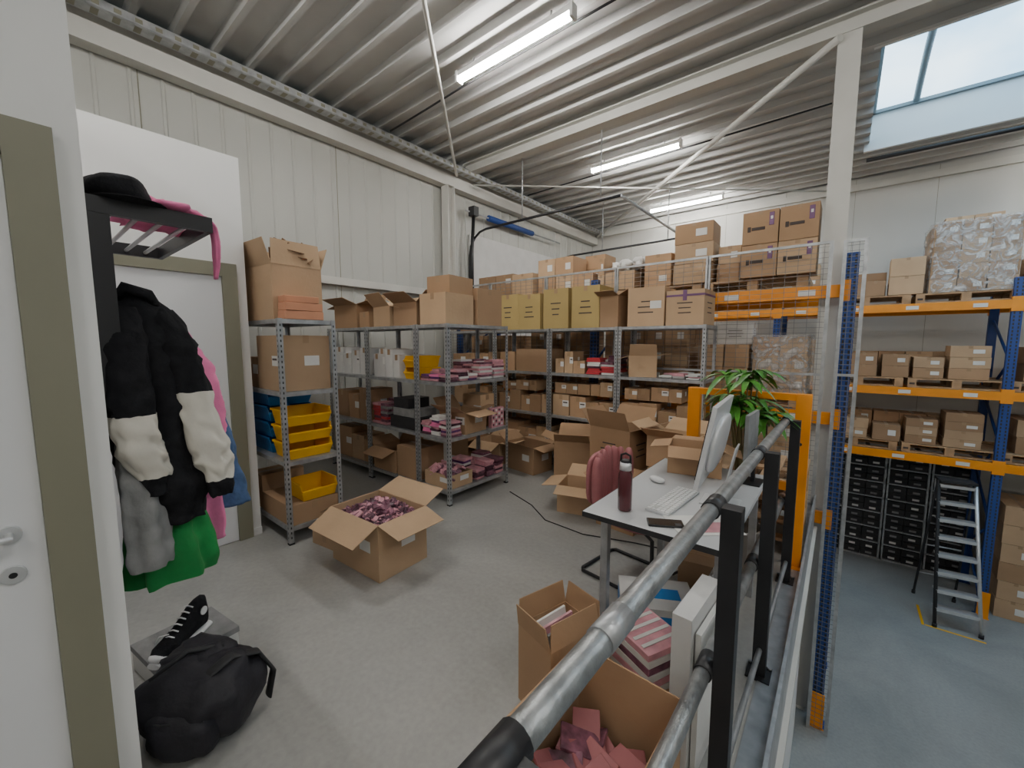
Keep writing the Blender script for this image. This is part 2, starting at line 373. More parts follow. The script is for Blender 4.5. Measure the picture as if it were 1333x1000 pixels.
# ------------------------------------------------------------------ shelving
def shelf(x0,x1,y0,y1,levels=(.12,.65,1.20,1.765),H=1.79):
    b=MB();cx,cy=(x0+x1)/2,(y0+y1)/2;w,d=x1-x0,y1-y0
    for sx in (-1,1):
        for sy in (-1,1):
            X=sx*w/2;Y=sy*d/2
            b.bb(X,X-sx*.035,Y,Y-sy*.003,0.015,H,GALV);b.bb(X,X-sx*.003,Y-sy*.003,Y-sy*.035,0.015,H,GALV)
            b.bb(X+sx*.002,X-sx*.037,Y+sy*.002,Y-sy*.037,0.001,.015,BLACKR)
            z=.05
            while z<H-.03:
                b.bb(X-sx*.013,X-sx*.022,Y+sy*.0006,Y-sy*.002,z,z+.018,HOLE)
                b.bb(X+sx*.0006,X-sx*.002,Y-sy*.013,Y-sy*.022,z,z+.018,HOLE);z+=.04
    for z in levels:
        b.bb(-w/2+.007,w/2-.007,-d/2+.007,d/2-.007,z+.018,z+.021,GALV)
        b.bb(-w/2+.004,w/2-.004,-d/2+.004,-d/2+.007,z-.012,z+.021,GALV);b.bb(-w/2+.004,w/2-.004,d/2-.007,d/2-.004,z-.012,z+.021,GALV)
        b.bb(-w/2+.004,-w/2+.007,-d/2+.007,d/2-.007,z-.012,z+.021,GALV);b.bb(w/2-.007,w/2-.004,-d/2+.007,d/2-.007,z-.012,z+.021,GALV)
    b.obj('metal_shelving_unit',(cx,cy,0))
shelf(-4.21,-3.31,1.29,1.74)
shelf(-3.38,-2.91,2.62,3.52)
shelf(-4.29,-3.39,2.62,3.07);shelf(-5.20,-4.30,2.62,3.07)
shelf(-2.00,-1.07,4.40,4.85);shelf(-2.94,-2.01,4.40,4.85);shelf(-3.88,-2.95,4.40,4.85);shelf(-4.82,-3.89,4.40,4.85)
LV=[.12+.022,.65+.022,1.20+.022,1.765+.022]
# ------------------------------------------------------------------ cartons
def carton(cx,cy,z,w,d,h,rot=0,kind='c',m=None,flaps=(110,110,110,110),label=0,tape=True,ink=0,fill=None,name='cardboard_box'):
    m=m or CARD;b=MB();t=.006
    if kind=='c':
        b.bb(-w/2,w/2,-d/2,d/2,0,h,m)
        if tape:
            if w>=d:
                b.bb(-w/2-.001,w/2+.001,-.024,.024,h-.06,h+.0012,TAPE);b.bb(-w/2+.002,w/2-.002,-.001,.001,h,h+.0016,CARDD)
            else:
                b.bb(-.024,.024,-d/2-.001,d/2+.001,h-.06,h+.0012,TAPE);b.bb(-.001,.001,-d/2+.002,d/2-.002,h,h+.0016,CARDD)
    else:
        b.bb(-w/2,w/2,-d/2,d/2,0,t,m)
        b.bb(-w/2,w/2,-d/2,-d/2+t,t,h,m);b.bb(-w/2,w/2,d/2-t,d/2,t,h,m)
        b.bb(-w/2,-w/2+t,-d/2+t,d/2-t,t,h,m);b.bb(w/2-t,w/2,-d/2+t,d/2-t,t,h,m)
        fl=min(w,d)/2*.97
        hs=[((-w/2,-d/2),(w/2,-d/2),(0,-1)),((w/2,-d/2),(w/2,d/2),(1,0)),((w/2,d/2),(-w/2,d/2),(0,1)),((-w/2,d/2),(-w/2,-d/2),(-1,0))]
        for (a,c,nn),ang in zip(hs,flaps):
            if ang is None:continue
            A=rad(ang);dv=Vector((nn[0]*math.sin(A),nn[1]*math.sin(A),math.cos(A)))*fl
            pa=Vector((*a,h));pc=Vector((*c,h));e=(pc-pa).normalized()*.006
            nrm=(pc-pa).cross(dv).normalized()*.004
            q=[pa,pc,pc+dv-e*2,pa+dv+e*2]
            b.add([p-nrm*.5 for p in q]+[p+nrm*.5 for p in q],[(0,3,2,1),(4,5,6,7),(0,1,5,4),(1,2,6,5),(2,3,7,6),(3,0,4,7)],m)
    if label:
        lw=min(.12,w*.4);lh=min(.08,h*.35)
        b.bb(w*.12,w*.12+lw,-d/2-.0015,-d/2,h*.45,h*.45+lh,PAPER)
        b.bb(w/2,w/2+.0015,-d*.05,-d*.05+min(lw,d*.4),h*.45,h*.45+lh,PAPER)
        if label>1:
            b.bb(w*.12+.01,w*.12+lw*.8,-d/2-.002,-d/2-.001,h*.45+lh*.55,h*.45+lh*.75,INK)
    if ink:
        for k in range(3):
            ww=w*random.uniform(.25,.5);zz=h*(.62-.14*k)
            b.bb(-ww/2,ww/2,-d/2-.001,-d/2,zz,zz+h*.03,INK)
            ww=d*random.uniform(.25,.45)
            b.bb(w/2,w/2+.001,-ww/2,ww/2,zz,zz+h*.03,INK)
        if ink==2:
            b.bb(-w/2-.001,w/2+.001,-d/2-.002,-d/2,h*.82,h*.88,TAPEP);b.bb(-.02,.02,-d/2-.0022,-d/2,h*.7,h,TAPEP)
            b.bb(w/2,w/2+.002,-d/2,d/2,h*.82,h*.88,TAPEP)
    if fill:
        f,lvl,nn,sz=fill
        for k in range(nn):
            c=Vector((random.uniform(-w*.42,w*.42),random.uniform(-d*.4,d*.4),0));c.z=h*lvl+.04*(1-abs(c.x)/(w*.5))*random.uniform(.2,1.4)
            b.box(c,(sz*random.uniform(.7,1.4),sz*random.uniform(.5,1),sz*.22),random.choice(f),rot=(random.uniform(-.8,.8),random.uniform(-.8,.8),random.uniform(0,3)))
    return b.obj(name,(cx,cy,z+.001),rad(rot),bevel=.003 if kind=='c' else 0)
def row(x0,x1,y,z,hs,d=.3,m=None,gap=.01,wr=(.2,.35),**k):
    x=x0
    while x<x1-.10:
        w=min(random.uniform(*wr),x1-x);h=random.uniform(*hs)
        carton(x+w/2,y,z,w-gap,d*random.uniform(.85,1),h,random.uniform(-2,2),m=m or random.choice([CARD,CARD,CARDL]),label=random.choice([0,1,2]),**k);x+=w
def packs(name,x0,x1,y0,y1,z,n,h,mats=(PINKL,PINKD,PAPER)):
    b=MB();nx=max(1,int((x1-x0)/.14));ny=max(1,int((y1-y0)/.14))
    for i in range(nx):
        for j in range(ny):
            zz=z+.003;k=random.randint(max(1,n-3),n)
            for q in range(k):
                b.box((x0+(i+.5)*(x1-x0)/nx+random.uniform(-.01,.01),y0+(j+.5)*(y1-y0)/ny+random.uniform(-.01,.01),zz+h/2),((x1-x0)/nx*random.uniform(.8,.95),(y1-y0)/ny*random.uniform(.8,.95),h*.9),random.choice(mats),rot=(0,0,random.uniform(-.12,.12)));zz+=h
    b.obj(name)
def bin_(cx,cy,z,m,rz=0,w=.22,d=.34,h=.16,name='storage_bin',stack=1):
    b=MB()
    for s_ in range(stack):
        zo=s_*(h+.004)
        t=.006;k=.88
        b.box((0,0,zo+t/2),(w*k,d*k,t),m)
        def wall(p,q):
            vs=[(p[0]*k,p[1]*k,zo),(q[0]*k,q[1]*k,zo),(q[0],q[1],zo+q[2]),(p[0],p[1],zo+p[2])]
            c=[Vector((v[0]*.96,v[1]*.97,v[2])) for v in vs]
            b.add(vs+c,[(0,1,2,3),(7,6,5,4),(3,2,6,7),(0,3,7,4),(1,5,6,2)],m)
        a=(-w/2,-d/2,h*.6);c=(w/2,-d/2,h*.6);a2=(-w/2,-d/2*.8,h);c2=(w/2,-d/2*.8,h);e=(w/2,d/2,h);g=(-w/2,d/2,h)
        wall(a,c);wall(c,c2);wall(c2,e);wall(e,g);wall(g,a2);wall(a2,a)
        b.box((0,d/2,zo+h-.01),(w*1.03,.012,.02),m)
        for sx in (-1,1):b.box((sx*w/2,d*.04,zo+h-.008),(.012,d*.90,.016),m)
        b.box((0,-d/2,zo+h*.57),(w*.98,.014,.016),m)
    b.obj(name,(cx,cy,z+.001),rad(rz),bevel=.002)
COLR=(PINKL,PINKD,PAPER,PURP,PINKL,PINK,MAUVE)
# --- shelf 1
carton(-3.74,1.51,LV[3],.54,.40,.43,3,'o',CARDL,flaps=(15,-5,20,10))
carton(-3.385,1.50,LV[3],.13,.30,.065,0,m=CARDS,tape=False);carton(-3.385,1.50,LV[3]+.068,.13,.29,.06,2,m=CARDS,tape=False);carton(-3.39,1.49,LV[3]+.131,.13,.26,.05,-2,m=CARDS,tape=False)
b=MB()
for k in range(22):b.box((-3.62+random.uniform(-.14,.14),1.55+random.uniform(-.1,.1),2.26+random.uniform(0,.12)),(.16,.10,.006),CARDD,rot=(random.uniform(-.9,.9),random.uniform(-.9,.9),random.uniform(0,3)))
b.obj('crumpled_kraft_paper')
b=MB();b.sell((-4.12,1.52,1.96),(.07,.16,.17),PINK,.8,.15,3);b.obj('pink_garment_bag')
carton(-3.60,1.515,LV[2],.48,.38,.44,0,m=CARDL,label=2);carton(-4.0,1.5,LV[2],.26,.34,.26,0,label=1)
bin_(-3.50,1.515,LV[1],YELLOW,90,.36,.30,.13,stack=3)
bin_(-3.90,1.515,LV[1],BLUEP,90,.36,.42,.13,stack=4)
bin_(-3.47,1.56,LV[0]+.17,YELLOW,90,.30,.28,.14)
carton(-3.60,1.51,LV[0],.54,.40,.165,0,m=CARD);carton(-4.02,1.5,LV[0],.24,.36,.3,0)
carton(-3.10,1.62,0,.30,.34,.10,8,m=CARDL);
# --- big open box
carton(-2.60,1.64,0,.56,.42,.40,3,'o',CARDL,flaps=(118,105,70,118),fill=((PINKD,MAUVE,MAUVE,PINKD,PINKL),.86,520,.05),label=1)
# --- shelf 3
z=LV[3]
carton(-3.15,2.84,z,.36,.40,.30,3,m=CARDL);carton(-3.14,3.28,z,.38,.36,.38,-3,m=CARD);carton(-3.16,2.90,z+.305,.30,.36,.17,6,m=CARD,tape=True)
packs('stack_of_pink_packages',-3.36,-2.93,2.64,3.07,LV[2],5,.022,COLR);packs('stack_of_pink_packages',-3.36,-2.93,3.09,3.50,LV[2],9,.022,(PAPER,PINKL,PINKD,PINKL))
carton(-3.12,3.02,LV[1],.36,.34,.22,5,'o',CARD,flaps=(60,100,80,40),label=2);carton(-3.20,3.34,LV[1],.28,.22,.36,0,m=CARDL,label=1)
packs('stack_of_pink_packages',-3.36,-2.93,2.64,2.83,LV[1],9,.022,COLR)
b=MB();b.bb(-2.99,-2.94,3.28,3.48,LV[1]+.001,LV[1]+.22,PINKL);
for i in range(5):
    for j in range(4):b.bb(-2.94,-2.9385,3.295+j*.047,3.32+j*.047,LV[1]+.02+i*.04,LV[1]+.045+i*.04,PAPER if (i+j)%2 else MAUVE)
b.obj('patterned_gift_box',bevel=.002)
carton(-3.14,2.82,LV[0],.38,.32,.14,0,'o',CARDL,flaps=(None,None,None,None),label=1,fill=((PINKL,PINKD),.9,40,.10));packs('stack_of_pink_packages',-3.34,-2.93,3.02,3.48,LV[0],7,.028,COLR)
# --- shelves 2
carton(-3.62,2.84,z,.36,.36,.24,4,'o',CARD,flaps=(60,50,30,70));carton(-4.02,2.84,z,.36,.36,.22,-5,'o',CARDL,flaps=(40,100,40,60))
carton(-4.40,2.84,z,.20,.34,.18,0);carton(-4.80,2.84,z,.46,.38,.28,4,'o',CARD,flaps=(70,80,30,100))
row(-4.26,-3.66,2.84,LV[2],(.18,.32),.34,m=WHITEC,wr=(.12,.16));bin_(-3.54,2.82,LV[2],YELLOW,0,.2,.34,.12,stack=2)
row(-5.15,-4.35,2.84,LV[2],(.18,.34),.3,m=WHITEC,wr=(.14,.2))
packs('folded_clothing_stack',-4.26,-3.95,2.64,3.04,LV[1],9,.03,(PINKL,PINKD,GREYC,REDP,PURP,MAUVE));
b=MB();b.bb(-3.92,-3.43,2.66,3.0,LV[1]+.001,LV[1]+.13,DARKB);b.bb(-3.88,-3.5,2.67,2.98,LV[1]+.133,LV[1]+.22,GREYC);b.bb(-3.86,-3.6,2.67,2.96,LV[1]+.223,LV[1]+.33,DARKB);b.obj('grey_document_boxes',bevel=.004)
row(-5.15,-4.35,2.84,LV[1],(.25,.40),.34)
carton(-4.03,2.82,LV[0],.42,.36,.26,0,'o',CARD,flaps=(110,90,30,70));carton(-3.60,2.82,LV[0],.36,.36,.34,0);row(-5.15,-4.35,2.84,LV[0],(.25,.40),.34)
# --- back shelves
for k,(x,h) in enumerate(((-3.66,.48),(-3.28,.46),(-2.87,.50),(-2.45,.50))):
    carton(x,4.62,z,.37,.40,h,random.uniform(-3,3),m=CARDY,ink=1,tape=True)
carton(-2.14,4.62,z,.26,.38,.36,-4,'o',CARD,flaps=(70,60,30,30));carton(-1.71,4.62,z,.40,.40,.42,2,m=CARDL,label=1,ink=1);carton(-1.29,4.62,z,.38,.38,.36,-2,m=CARDL,ink=2)
carton(-4.3,4.62,z,.6,.40,.45,3,m=CARD);
for (a,c) in ((-3.85,-2.97),(-2.91,-2.03),(-1.97,-1.10)):
    row(a,c,4.62,LV[0],(.28,.42),.36,wr=(.26,.40));row(a,c,4.62,LV[1],(.18,.28),.36,wr=(.15,.25))
row(-4.8,-3.92,4.62,LV[2],(.2,.3),.36);row(-4.8,-3.92,4.62,LV[1],(.2,.3),.36);row(-4.8,-3.92,4.62,LV[0],(.2,.3),.36)
row(-2.91,-2.05,4.62,LV[1]+.285,(.12,.18),.3,wr=(.13,.2));row(-1.95,-1.3,4.62,LV[1]+.285,(.10,.16),.3,wr=(.15,.2));row(-3.8,-3.2,4.62,LV[1]+.285,(.10,.18),.3,wr=(.18,.25))
carton(-3.25,4.62,LV[2],.52,.38,.30,0,m=CARD);carton(-3.68,4.62,LV[2],.26,.36,.26)
row(-2.9,-2.45,4.62,LV[2],(.15,.32),.32,wr=(.12,.18));packs('stack_of_pink_packages',-2.43,-2.05,4.44,4.82,LV[2],9,.025,(REDP,PINKL,PINKD,PAPER,MAUVE))
carton(-1.78,4.60,LV[2],.30,.30,.24,20,'o',CARDL,flaps=(30,80,60,110));packs('stack_of_paper_sheets',-1.55,-1.12,4.44,4.8,LV[2],4,.014,(PAPER,WHITEC,PINKL))
# --- floor cartons by back shelves
carton(-2.36,4.05,0,.40,.34,.50,24,'o',CARD,flaps=(50,100,40,70))
carton(-3.05,4.10,0,.50,.34,.34,-8,'o',CARD,flaps=(70,100,90,60),label=1)
carton(-3.62,4.10,0,.42,.36,.30,4,'o',CARDL,flaps=(115,90,60,110))
carton(-4.15,4.1,0,.40,.38,.34,0);carton(-4.15,4.1,.342,.36,.34,.3,6,m=CARDL)
carton(-1.70,3.90,0,.50,.46,.34,4,m=CARDL);carton(-1.72,3.90,.342,.46,.42,.42,-8,'o',CARD,flaps=(25,70,35,40),ink=1)
carton(-1.15,3.92,0,.46,.44,.44,6);carton(-1.17,3.92,.442,.40,.40,.30,-5,'o',CARDL,flaps=(60,60,60,60))
carton(-1.90,3.40,0,.36,.34,.26,15,'o',CARDL,flaps=(100,80,60,100));carton(-1.42,3.35,0,.36,.36,.34,-6,'o',CARD,flaps=(60,105,70,60))
# ------------------------------------------------------------------ pallet racks
def pallet(cx,cy,z,rz=0,w=1.2,d=.8,name='wooden_pallet',n=1):
    b=MB()
    for q in range(n):
        zo=q*.146
        for i in range(5):
            y=-d/2+.055+i*(d-.11)/4;b.box((0,y,zo+.133),(w,.11,.02),WOOD)
        for x in (-w/2+.05,0,w/2-.05):
            b.box((x,0,zo+.112),(.10,d-.002,.02),WOOD)
            for y in (-d/2+.052,0,d/2-.052):b.box((x,y,zo+.062),(.099,.10,.08),WOOD)
        for y in (-d/2+.052,0,d/2-.052):b.box((0,y,zo+.011),(w-.002,.10,.021),WOOD)
        b.box((-w/2+.05,-d/2-.0,zo+.062),(.06,.004,.03),INK)
    b.obj(name,(cx,cy,z+.002),rad(rz))
def rack(xs,y0,y1,levels,top,name='pallet_rack'):
    b=MB()
    for x in xs:
        for y in (y0,y1):
            b.bb(x-.05,x+.05,y-.035,y+.035,ZL+.01,top,BLUE)
            b.bb(x-.075,x+.075,y-.06,y+.06,ZL+.001,ZL+.01,BLUE)
            z=ZL+.05;s=-1 if y==y0 else 1
            while z<top-.05:
                for dx in (-.025,.025):
                    b.bb(x+dx-.008,x+dx+.008,y+s*.034,y+s*.0365,z,z+.032,HOLE)
                b.bb(x+.049,x+.0515,y-.008,y+.008,z,z+.03,HOLE);z+=.05
        z=ZL+.15;k=0
        while z+.6<top:
            a=(x,y0+.03,z);c=(x,y1-.03,z+.6)
            if k%2:a,c=(x,y1-.03,z),(x,y0+.03,z+.6)
            b.tube([a,c],.018,BLUE,6);z+=.6;k+=1
    for i in range(len(xs)-1):
        for L in levels:
            for y in (y0-.02,y1+.02):
                b.bb(xs[i]+.05,xs[i+1]-.05,y-.025,y+.025,L-.12,L,ORANGE)
                b.bb(xs[i]+.06,xs[i+1]-.06,y-.027,y+.027,L-.075,L-.045,ORANGE)
                for xx in (xs[i]+.03,xs[i+1]-.03):b.bb(xx-.03,xx+.03,y-.028,y+.028,L-.16,L+.04,ORANGE)
            for k in range(4):
                xx=xs[i]+(xs[i+1]-xs[i])*(k+.5)/4
                b.bb(xx-.07,xx+.07,y0-.049,y0-.047,L-.09,L-.035,PAPER)
            nb=9
            for k in range(nb):
                xx=xs[i]+.15+(xs[i+1]-xs[i]-.3)*k/(nb-1);b.bb(xx-.03,xx+.03,y0+.005,y1-.005,L-.03,L-.012,GALV)
    for y in (y0,):
        for x in xs:b.bb(x-.06,x+.06,y-.10,y-.085,ZL+.01,ZL+.4,ORANGE);b.bb(x-.07,x+.07,y-.10,y-.061,ZL+.001,ZL+.01,ORANGE)
    b.obj(name)
LA=[2.16,.92,-.10]
rack([-5.32,-2.66,.02],5.09,6.12,LA,2.45)
rack([-3.72,-.95,1.82,4.59],8.75,9.85,[2.20,.92,-.10],2.50)
def load(cx,cy,z,nx,ny,nz,w,d,h,m=None,ink=0,lab=True,wrap=False,jit=.01,drop=0,name='stacked_cardboard_boxes',rz=0):
    m=m or CARD;b=MB()
    W=nx*w;D=ny*d
    for i in range(nx):
        for j in range(ny):
            kk=nz-(1 if random.random()<drop else 0)
            for k in range(kk):
                c=((i-(nx-1)/2)*w+random.uniform(-jit,jit)*.5,(j-(ny-1)/2)*d,k*h+h/2)
                r=random.uniform(-.02,.02)
                b.box(c,(w*.97,d*.97,h*.985),random.choice([m,m,CARDL if m==CARD else CARD]),rot=(0,0,r))
                b.box((c[0],c[1],c[2]+h*.4955-.02),(.045,d*.975,.042),TAPE,rot=(0,0,r))
                if j==0:
                    if lab and random.random()<.6:b.box((c[0]+w*.2,c[1]-d*.485,c[2]),(w*.28,.006,h*.35),PAPER,rot=(0,0,r))
                    if ink:
                        b.box((c[0]-w*.05,c[1]-d*.49,c[2]-.01),(w*.36,.006,h*.09),INK,rot=(0,0,r))
                        b.box((c[0]-w*.30,c[1]-d*.49,c[2]-.01),(w*.09,.006,h*.16),INK,rot=(0,0,r))
                        b.box((c[0]+w*.3,c[1]-d*.49,c[2]+h*.22),(w*.13,.008,h*.38),TAPEP,rot=(0,0,r))
                        b.box((c[0]+w*.3,c[1]-d*.492,c[2]+h*.25),(w*.07,.008,h*.1),PAPER,rot=(0,0,r))
    if wrap:
        seg=60;rg=14;H=nz*h
        vv=[]
        for j in range(rg+1):
            for i in range(seg):
                t=2*math.pi*i/seg;cxx=math.copysign(abs(math.cos(t))**.22,math.cos(t));cyy=math.copysign(abs(math.sin(t))**.22,math.sin(t))
                q=.015+.03*abs(noise.noise(Vector((cxx*3,cyy*3,j*.6))))
                vv.append((cxx*(W/2+q),cyy*(D/2+q),.002+j*(H+.02)/rg))
        ff=[(j*seg+i,j*seg+(i+1)%seg,(j+1)*seg+(i+1)%seg,(j+1)*seg+i) for j in range(rg) for i in range(seg)]
        ff.append(tuple(rg*seg+i for i in range(seg)))
        b.add(vv,ff,FILM)
    b.obj(name,(cx,cy,z+.001),rad(rz),bevel=0 if wrap else .004)
PH=.148
for x in (-.82,-1.95,-3.35,-4.65):pallet(x,5.62,LA[0],w=1.0 if x>-1 else 1.2)
zA=LA[0]+PH
load(-.59,5.30,zA,2,1,2,.34,.34,.345,ink=1,lab=False,m=CARD)
load(-1.08,5.62,zA,1,2,2,.24,.34,.2)
load(-1.45,5.38,zA,1,1,3,.44,.38,.235,m=CARDL);load(-1.87,5.38,zA,1,1,2,.34,.36,.20);load(-1.8,5.80,zA,3,1,2,.36,.36,.24)
load(-2.36,5.36,zA,1,1,1,.42,.36,.24);
b=MB()
for k in range(36):b.sell((-2.2+random.uniform(-.42,.20),5.42+random.uniform(-.2,.2),zA+.30+random.uniform(0,.08)),(random.uniform(.04,.08),.05,.04),PAPER,.8,.2,3,10,8)
b.obj('crumpled_white_paper',(0,0,0))
load(-3.22,5.38,zA,3,1,2,.31,.40,.27,m=CARDL,drop=.3);load(-3.99,5.38,zA,1,1,1,.42,.40,.38);load(-2.64,5.36,zA,1,1,2,.1,.34,.22)
load(-3.3,5.80,zA,3,1,3,.34,.36,.20,m=CARD,drop=.3);load(-4.7,5.6,zA,2,1,2,.4,.5,.22)
for L in LA[1:]:
    for x in (-.82,-2.0,-3.35,-4.65):
        pallet(x,5.62,L,w=1.0 if x>-1 else 1.2);
zB=LA[1]+PH
load(-.52,5.52,zB,2,2,3,.25,.36,.2,m=CARDL,wrap=True);load(-1.06,5.52,zB,2,2,2,.25,.36,.26,m=CARD)
carton(-.98,5.42,zB+.525,.36,.20,.24,0,m=WHITEC,ink=1,name='white_carton')
load(-2.0,5.52,zB,4,2,3,.27,.36,.25);load(-3.35,5.52,zB,3,2,3,.3,.36,.25);load(-4.65,5.52,zB,3,2,3,.3,.36,.22)
zB=LA[2]+PH
load(-.72,5.55,zB,3,2,3,.25,.36,.24,m=CARD);load(-1.9,5.52,zB,4,2,3,.28,.36,.22);load(-3.35,5.52,zB,3,2,3,.3,.36,.22);load(-4.65,5.52,zB,3,2,3,.3,.36,.22)
for x in (-.9,-2.1,-3.4,-4.6):load(x,5.6,ZL,4,2,6,.28,.36,.3)
# rack B
LB=[2.20,.92,-.10]
for x in (.24,1.34):
    for L in LB:pallet(x,9.25,L,w=1.05,d=.95)
for L in LB:
    for x in (-.58,-1.65,-2.98,2.45,3.9):pallet(x,9.25,L,w=.55 if x==-.58 else 1.2,d=.95)
z1=LB[0]+PH
load(.22,8.98,z1,2,1,1,.24,.38,.24,m=CARDL);load(.70,8.95,z1,1,1,2,.40,.36,.28,m=CARDL,lab=True)
load(1.38,9.22,z1,3,3,5,.29,.29,.20,m=CARDL,wrap=True);
carton(.24,9.42,z1,.5,.35,.42);load(1.38,9.22,z1+1.025,2,1,1,.3,.36,.10)
z2=LB[1]+PH
load(.28,9.0,z2,1,1,2,.34,.40,.19,m=CARDL);load(.66,8.98,z2,1,1,2,.32,.38,.18,m=CARDL);load(1.03,9.0,z2,1,1,2,.34,.40,.16,m=CARD);load(1.45,9.0,z2,1,1,3,.42,.40,.165,m=CARDL)
load(.8,9.50,z2,4,1,2,.33,.36,.2)
z3=LB[2]+PH
load(.22,9.0,z3,1,1,2,.36,.40,.16,m=CARDL);load(.62,8.95,z3,1,1,1,.34,.38,.26,m=CARDL);load(1.02,9.0,z3,1,1,3,.36,.40,.13,m=CARDL);load(1.46,9.0,z3,1,1,4,.40,.42,.13,m=CARD)
load(.8,9.50,z3,4,1,2,.33,.36,.2)
for z_ in (z1,z2,z3):
    load(2.45,9.2,z_,3,2,2,.32,.36,.24);load(3.9,9.2,z_,3,2,3,.32,.36,.22)
    load(-.58,9.2,z_,1,2,3,.40,.40,.2);load(-1.65,9.2,z_,3,2,2,.34,.40,.24);load(-2.98,9.2,z_,3,2,3,.34,.40,.22)
for x in (2.5,3.8):load(x,9.25,ZL,3,2,6,.36,.40,.28,m=CARDL)
# shoe-box shelving on lower level
for x0 in (-.9,-.34,.22,.78,1.34):
    w=.54;b=MB();H=2.05
    for sx in (-w/2,w/2-.025):
        for sy in (0,.35):b.bb(sx,sx+.025,sy,sy+.025,0,H,GALV)
    rws=7
    for i in range(rws+1):b.bb(-w/2,w/2,0,.375,i*(H-.03)/rws,i*(H-.03)/rws+.02,GALV)
    for i in range(rws):
        for j in range(2):
            for q in range(2):
                zc=i*(H-.03)/rws+.02+q*.125;xx=-w/2+.03+j*.245
                b.bb(xx,xx+.235,.01+random.uniform(0,.03),.34,zc+.002,zc+.118,DARKB)
                b.bb(xx+.07,xx+.16,-.0,.012,zc+.04,zc+.075,GREYC if random.random()<.6 else PAPER)
    b.obj('shoe_box_shelving',(x0+.27,9.91,ZL+.001))
# ladder
b=MB();W=.46;H=2.0;n=8
for sx in (-1,1):
    b.tube([(sx*W/2,-.30,0),(sx*W/2*.82,.22,H)],(.022),BLACKR if sx<0 else ALU,6);b.tube([(sx*W/2*1.0,.62,0),(sx*W/2*.82,.26,H-.05)],.016,BLACKR,6)
    b.tube([(sx*W/2,-.30,0),(sx*W/2,-.295,.05)],.028,BLACKR,8);b.tube([(sx*W/2,.62,0),(sx*W/2,.615,.05)],.024,BLACKR,8)
for i in range(n):
    t=(i+1)/(n+.3);y=-.30+.52*t;z=H*t;ww=W*(1-.18*t)
    b.box((0,y+.06,z),(ww,.14,.022),ALU);b.box((0,y-.013,z-.004),(ww,.006,.045),ALU)
b.box((0,.25,H),(W*.84,.22,.03),BLACKR);b.tube([(-W*.4,.36,H+.0),(-W*.4,.36,H-.3)],.008,ALU,6)
for z in (.4,.9,1.4):b.tube([(-W*.48,.62-.18*z,z),(W*.48,.62-.18*z,z)],.010,ALU,6)
b.obj('step_ladder',(1.44,8.30,ZL+.001),rad(8))
b=MB()
for (x0,x1,y0,y1) in ((1.16,1.74,7.93,7.96),(1.12,1.15,7.93,8.5)):b.bb(x0,x1,y0,y1,ZL,ZL+.002,YELLOW)
b.obj('floor_marking_tape')
# ------------------------------------------------------------------ sectional door gear on left wall
b=MB()
for y in (5.45,8.3):
    pts=[(XL+.1,y,ZL+.001),(XL+.1,y,3.2)]+[(XL+.1+.4*(1-math.cos(t)),y,3.2+.4*math.sin(t)) for t in (.4,.8,1.2,1.57)]+[(-2.5,y,3.62)]
    b.tube(pts,.022,BLACK,6)
    for x in (-4.2,-2.8):b.tube([(x,y,3.62),(x,y,CZ-.01)],.010,GALV,6)
b.tube([(-2.5,5.45,3.62),(-2.5,8.3,3.62)],.022,GALV,6)
b.tube([(XL+.15,5.3,3.95),(XL+.15,8.4,3.95)],.015,GALV,8)
b.tube([(XL+.15,5.9,3.95),(XL+.15,7.3,3.95)],.055,BLUE,12)
b.bb(XL+.02,XL+.06,5.5,8.25,ZL+.001,3.6,WHITEC)
b.box((XL+.2,5.45,3.95),(.14,.12,.16),BLACK);b.tube([(XL+.2,5.45,3.9),(XL+.2,5.40,3.2),(XL+.2,5.40,2.2)],.03,BLACK,8)
b.obj('overhead_door_track')
# ------------------------------------------------------------------ desk + things on it
b=MB();b.bb(-.98,-.32,1.78,3.02,.725,.75,DESKT);b.bb(-.982,-.9801,1.78,3.02,.724,.751,BLACKR)
b.bb(-.98,-.32,1.777,1.7799,.724,.751,BLACKR)
for y in (1.95,2.85):
    for x in (-.93,-.37):b.bb(x-.02,x+.02,y-.02,y+.02,0.001,.725,GALV)
    b.bb(-.91,-.39,y-.019,y+.019,.68,.72,GALV)
b.bb(-.66,-.62,1.97,2.83,.68,.72,GALV);b.obj('desk',bevel=.002)
def P(name,x,y,z,rz,fn,**k):
    b=MB();fn(b);return b.obj(name,(x,y,z),rad(rz),**k)
def imac(b):
    b.box((0,0,.345),(.58,.022,.42),SILVER,rot=(.17,0,0));b.box((0,.012,.357),(.565,.004,.35),SCREEN,rot=(.17,0,0))
    b.sell((0,-.02,.33),(.24,.026,.15),SILVER,.7,R=Euler((.17,0,0)).to_matrix())
    b.box((0,-.075,.16),(.15,.008,.32),SILVER,rot=(.2,0,0));b.box((0,-.04,.004),(.17,.18,.008),SILVER)
    b.tube([(0,-.047,.42),(0,-.055,.42)],.020,BLACK,16)
P('desktop_computer',-.50,2.34,.751,94,imac,bevel=.003)
def kb(b):
    b.box((0,0,.006),(.43,.12,.010),SILVER)
    for i in range(14):
        for j in range(5):b.box((-.197+i*.0303,-.046+j*.023,.013),(.026,.019,.005),KEYM)
P('keyboard',-.66,2.20,.751,86,kb)
def mouse(b):b.sell((0,0,.014),(.03,.055,.016),KEYM,.85)
P('computer_mouse',-.84,2.46,.752,60,mouse)
def phone(b):b.box((0,0,.005),(.078,.16,.009),BLACK);b.box((0,0,.0098),(.072,.152,.001),SCREEN);b.box((.02,.055,.0105),(.028,.028,.002),BLACK)
P('smartphone',-.60,1.89,.751,-62,phone,bevel=.002)
